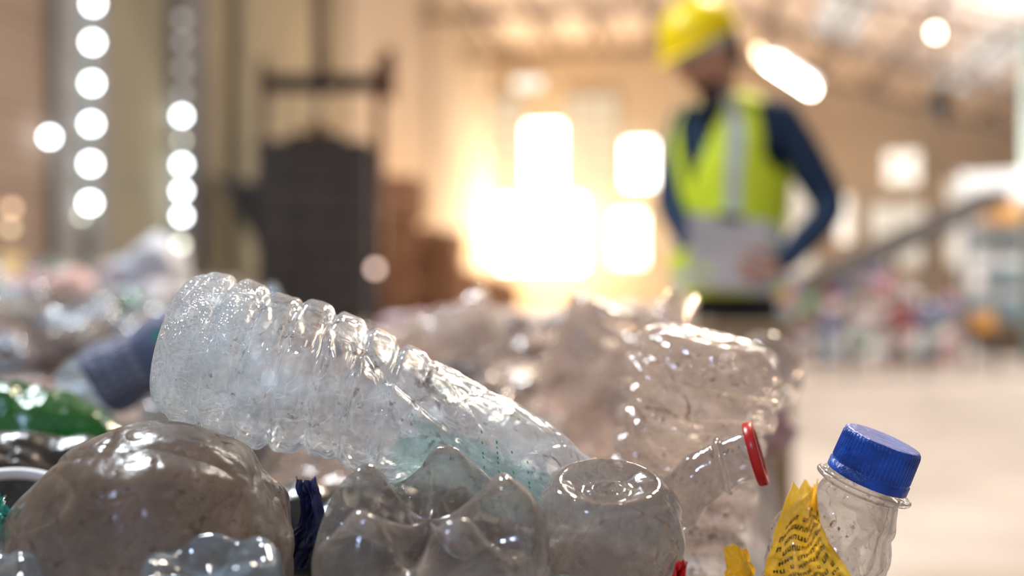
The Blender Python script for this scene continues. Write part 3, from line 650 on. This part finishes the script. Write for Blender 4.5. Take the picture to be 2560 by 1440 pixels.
# ------------------------------------------------------------ worker
wk=empty('worker')
M_navy=mat_solid('navy_cloth',(.012,.035,.085),.8,var=.3,scale=20)
M_pants=mat_solid('dark_trousers',(.02,.022,.035),.8)
M_skin=mat_solid('skin',(.50,.25,.16),.5,var=.1)
M_vest=mat_solid('hi_vis_yellow',(.72,.88,.03),.6,var=.1)
M_silver=mat_solid('reflective_tape',(.55,.60,.60),.35)
M_hat=mat_solid('yellow_hard_hat',(.95,.70,.0),.35,var=.05)
M_boot=mat_solid('boot_leather',(.03,.02,.015),.5)
M_hair=mat_solid('dark_hair',(.012,.009,.007),.6)
def skin_obj(name,pts,edges,rad,mats,parent,sub=2,root=0,mfn=None):
    me=bpy.data.meshes.new(name); me.from_pydata([tuple(p) for p in pts],edges,[]); 
    for m_ in mats: me.materials.append(m_)
    o=link(bpy.data.objects.new(name,me),parent)
    sk=o.modifiers.new('skin','SKIN'); sk.use_smooth_shade=True
    sv=me.skin_vertices[0].data
    for i,r_ in enumerate(rad): sv[i].radius=(r_,r_) if not isinstance(r_,tuple) else r_; sv[i].use_root=(i==root)
    ss=o.modifiers.new('sub','SUBSURF'); ss.levels=sub; ss.render_levels=sub
    if mfn:
        bpy.context.view_layer.update(); dg=bpy.context.evaluated_depsgraph_get()
        m2=bpy.data.meshes.new_from_object(o.evaluated_get(dg)); o.modifiers.clear(); o.data=m2
        m2.materials.clear()
        for m_ in mats: m2.materials.append(m_)
        for p_ in m2.polygons: p_.material_index=mfn(p_.center); p_.use_smooth=True
    return o
J=dict(pel=(.66,3.04,.90),wai=(.652,3.03,1.03),che=(.650,3.02,1.22),upp=(.650,3.01,1.40),nkb=(.625,2.99,1.50),nek=(.600,2.965,1.57),hed=(.580,2.945,1.64),
 ls=(.785,2.90,1.435),le=(.925,2.88,1.175),lw=(.725,2.72,1.005),rs=(.53,3.10,1.445),re=(.470,3.00,1.20),rw=(.50,2.80,1.06),
 lh=(.72,2.97,.84),lk=(.705,2.93,.48),la=(.72,3.0,.09),lt=(.63,2.89,.045),rh=(.60,3.10,.84),rk=(.58,3.04,.48),ra=(.585,3.10,.09),rt=(.49,3.0,.045))
nm=list(J); ix={k:i for i,k in enumerate(nm)}
ed=[('pel','wai'),('wai','che'),('che','upp'),('upp','nkb'),('nkb','nek'),('nek','hed'),('upp','ls'),('ls','le'),('le','lw'),('upp','rs'),('rs','re'),('re','rw'),('pel','lh'),('lh','lk'),('lk','la'),('la','lt'),('pel','rh'),('rh','rk'),('rk','ra'),('ra','rt')]
ra=dict(pel=.125,wai=.115,che=.13,upp=.11,nkb=.06,nek=.052,hed=.055,ls=.070,le=.054,lw=.034,rs=.068,re=.048,rw=.030,lh=.088,lk=.062,la=.045,lt=.038,rh=.088,rk=.062,ra=.045,rt=.038)
def bmf(c):
    if c.z>1.525: return 2
    if c.z<.13: return 3
    if c.z<.93: return 1
    return 0
skin_obj('body',[J[k] for k in nm],[(ix[a_],ix[b2]) for a_,b2 in ed],[ra[k] for k in nm],[M_navy,M_pants,M_skin,M_boot],wk,sub=2,mfn=bmf)
fd=Vector((-.84,-.32,-.46)).normalized()
def headfn(p):
    x,y,z=p.x,p.y,p.z; q=p.copy()
    if z<-.2: q.y*=1-.28*(-z-.2); q.x*=1-.10*(-z-.2)
    if z<-.5 and x>0: q.x+=.08
    q.x+=.30*math.exp(-(y/.16)**2-((z+.10)/.20)**2) if x>0 else 0
    q.x-=.10*(math.exp(-((abs(y)-.36)/.16)**2-((z-.08)/.14)**2)) if x>0 else 0
    q.x+=.05*math.exp(-(y/.3)**2-((z+.45)/.08)**2) if x>0 else 0
    if x<0: q.x*=1.08
    return q
hd=empty('head'); hd.parent=wk
xx=fd; zz=Vector((0,0,1)); zz=(zz-xx*zz.dot(xx)).normalized(); yy=zz.cross(xx)
Mh=Matrix((xx,yy,zz)).transposed().to_4x4(); Mh.translation=Vector((.574,2.94,1.636)); hd.matrix_world=Mh
sphere('face',(0,0,0),1,M_skin,hd,sc=(.095,.078,.118),fn=headfn,seg=48)
for s in (-1,1):
    sphere('eye',(.080,s*.028,.012),.012,M_white,hd); sphere('iris',(.089,s*.028,.012),.006,M_black,hd)
    box('eyebrow',(.090,s*.030,.034),(.008,.030,.006),M_hair,hd,bevel=.002)
    sphere('ear',(-.005,s*.078,-.002),.03,M_skin,hd,sc=(.6,.3,1))
sphere('lips',(.088,0,-.055),.022,mat_solid('lips',(.38,.13,.10),.5),hd,sc=(.4,1,.28))
sphere('beard',(.030,0,-.074),.050,M_hair,hd,sc=(1.02,1.02,.62)); sphere('hair',(-.022,0,.015),1,M_hair,hd,sc=(.088,.083,.105))
def hatfn(p): return Vector((p.x,p.y,max(p.z,-.02)))
sphere('hard_hat_shell',(0,0,.045),1,M_hat,hd,sc=(.128,.110,.128),fn=hatfn,seg=48)
for y_ in (-.03,0,.03): sphere('hat_ridge',(-.005,y_,.05),1,M_hat,hd,sc=(.126,.010,.130),fn=hatfn)
V=[];F=[];n=48
for j in range(n):
    t=2*math.pi*j/n; ex=.035*max(0,math.cos(t))**1.5+.010
    for rr,zz_ in ((.0,.048),(1,.040)):
        V.append((math.cos(t)*(.126+ex*rr),math.sin(t)*(.108+ex*rr*.6),zz_-.006*rr*max(0,math.cos(t))))
for j in range(n): F.append((2*j,2*j+1,(2*j+3)%(2*n),(2*j+2)%(2*n)))
br=meshobj('hat_brim',V,F,M_hat,hd); so=br.modifiers.new('s','SOLIDIFY'); so.thickness=.005
V=[];F=[]
for j in range(n):
    t=2*math.pi*j/n
    for zz_ in (.012,.040): V.append((math.cos(t)*.103,math.sin(t)*.088,zz_))
for j in range(n): F.append((2*j,2*j+1,(2*j+3)%(2*n),(2*j+2)%(2*n)))
meshobj('head_band',V,F,M_silver,hd)
# vest
fdir=Vector((-.80,-.60,0)).normalized(); ldir=Vector((-fdir.y,fdir.x,0))
if ldir.x<0: ldir=-ldir
rows=[(.93,.175,.150,.655,3.02),(1.0,.178,.148,.652,3.02),(1.1,.176,.145,.650,3.02),(1.2,.182,.150,.650,3.02),(1.3,.192,.155,.650,3.015),(1.38,.195,.150,.650,3.01),(1.44,.180,.135,.645,3.005),(1.485,.145,.110,.640,3.0),(1.515,.105,.088,.630,2.995)]
def vrow(z):
    for i in range(len(rows)-1):
        if rows[i][0]<=z<=rows[i+1][0]:
            t=(z-rows[i][0])/(rows[i+1][0]-rows[i][0]); return [rows[i][k]*(1-t)+rows[i+1][k]*t for k in range(5)]
    return rows[-1]
V=[];F=[];fm=[];nz,nt_=58,96
for i in range(nz+1):
    z=.93+(1.515-.93)*i/nz; _,rl,rf,cx,cy=vrow(z)
    for j in range(nt_):
        t=2*math.pi*j/nt_
        w=1+.02*math.sin(7*t+z*20)
        p=Vector((cx,cy,z))+fdir*math.cos(t)*rf*w+ldir*math.sin(t)*rl*w; V.append(p)
for i in range(nz):
    z=.93+(1.515-.93)*(i+.5)/nz
    for j in range(nt_):
        t=2*math.pi*(j+.5)/nt_; tt=(t+math.pi)%(2*math.pi)-math.pi
        if z>1.24:
            if abs(tt)<.62*(z-1.24)/.275: continue
        if z>1.27 and abs(abs(tt)-math.pi/2)<.42*min(1,(z-1.27)/.06) and z<1.47: continue
        mi=0
        if 1.065<z<1.125 or .965<z<1.0: mi=1
        if abs(abs(tt)-.72)<.13 and z>1.12: mi=1
        F.append((i*nt_+j,i*nt_+(j+1)%nt_,(i+1)*nt_+(j+1)%nt_,(i+1)*nt_+j)); fm.append(mi)
vs=meshobj('hi_vis_vest',V,F,[M_vest,M_silver],wk,fm=fm); so=vs.modifiers.new('s','SOLIDIFY'); so.thickness=.006; so.offset=1
def hand(name,w,fw,side,mat,curl=.6,up=Vector((0,0,1))):
    w=Vector(w); fw=Vector(fw).normalized(); sd=fw.cross(up).normalized()*side; nn=fw.cross(sd).normalized()
    if nn.z>0: nn=-nn
    pts=[w,w+fw*.03,w+fw*.075]; skin_obj(name+'_palm',pts,[(0,1),(1,2)],[(.026,.020),(.036,.016),(.040,.014)],[mat],wk,sub=2)
    Ls=[.070,.080,.074,.058]
    for k in range(4):
        b=w+fw*.07+sd*(.030-.020*k); l=Ls[k]; p=[b]; 
        for s in range(3):
            ang=curl*(s+.6)*.6; dv=(fw*math.cos(ang)+nn*math.sin(ang)); p.append(p[-1]+dv*l*(.45,.32,.23)[s])
        skin_obj(name+'_finger_%d'%k,p,[(0,1),(1,2),(2,3)],[.0095,.009,.0085,.007],[mat],wk,sub=2)
    b=w+fw*.02+sd*.028; p=[b,b+(fw*.6+sd*.8)*.035,b+(fw*.85+sd*.6+nn*.3)*.065,b+(fw+sd*.3+nn*.5)*.085]
    skin_obj(name+'_thumb',p,[(0,1),(1,2),(2,3)],[.013,.012,.0105,.008],[mat],wk,sub=2)
hand('left_hand',(.73,2.722,1.005),(-.98,-.10,-.12),1,M_skin,curl=.45,up=Vector((0,-1,.25)))
hand('right_hand',J['rw'],(.25,-.65,-.35),-1,M_vest)
box('clipboard',(.600,2.735,1.045),(.24,.010,.22),mat_solid('grey_board',(.50,.47,.47),.5),wk,rot=(-.35,.1,.1),bevel=.004)
box('clipboard_clip',(.600,2.768,1.145),(.07,.015,.02),M_steel,wk,rot=(-.35,.1,.1),bevel=.003)

# ------------------------------------------------------------ lights
def area(name,loc,target,size,energy,col):
    l=bpy.data.lights.new(name,'AREA'); l.size=size; l.energy=energy; l.color=col; o=bpy.data.objects.new(name,l); COL.objects.link(o)
    o.location=loc; o.rotation_euler=(Vector(target)-Vector(loc)).to_track_quat('-Z','Y').to_euler(); return o
def point(name,loc,r,energy,col):
    l=bpy.data.lights.new(name,'POINT'); l.shadow_soft_size=r; l.energy=energy; l.color=col; o=bpy.data.objects.new(name,l); COL.objects.link(o); o.location=loc; return o
area('skylight_lamp_cool',(-1.6,2.6,4.2),(-.08,.5,.9),.7,185,(.86,.93,1))  # added key light, out of view, brightens the crushed bottle's left end
area('skylight_lamp_warm',(1.7,5.0,5.2),(.2,1.0,.85),1.0,350,(1,.82,.64))  # added backlight above the frame for warm rims on the bottles
area('hall_lamp_front',(-1.2,-1.5,2.8),(0,.6,.8),.28,22,(.50,.64,1))  # added fill behind the camera for bluish highlights
area('hall_lamp_mid',RM(1.5,11,5.2),RM(1.5,11,0),3,360,(1,.92,.84))
area('hall_lamp_far',RM(6,15,3.5),RM(5,15,0),3,220,(1,.90,.80))
area('hall_uplight',RM(3,13,2.2),RM(3.5,13,6),3,520,(1,.91,.84))  # added light without a fixture, brightens the roof underside
point('window_sun_lamp',RM(-3.2,20.6,2.2),.4,700,(1,.66,.34))  # added lamp just inside the window, stands in for the sun glow
point('window_sun_lamp_low',RM(-2.8,14.8,1.3),.3,200,(1,.55,.24))  # added lamp inside the hall for the orange glow below the windows
w=bpy.data.worlds.new('world'); S.world=w; w.use_nodes=True
w.node_tree.nodes['Background'].inputs[0].default_value=(.88,.90,1,1); w.node_tree.nodes['Background'].inputs[1].default_value=.48
# ------------------------------------------------------------ camera
cam=bpy.data.cameras.new('camera'); co=bpy.data.objects.new('camera',cam); COL.objects.link(co)
co.location=(0,0,.95); co.rotation_euler=(math.pi/2,0,0); cam.lens=35.156; cam.sensor_width=36
cam.dof.use_dof=True; cam.dof.focus_distance=.470; cam.dof.aperture_fstop=2.6; cam.clip_start=.02; cam.clip_end=200
S.camera=co
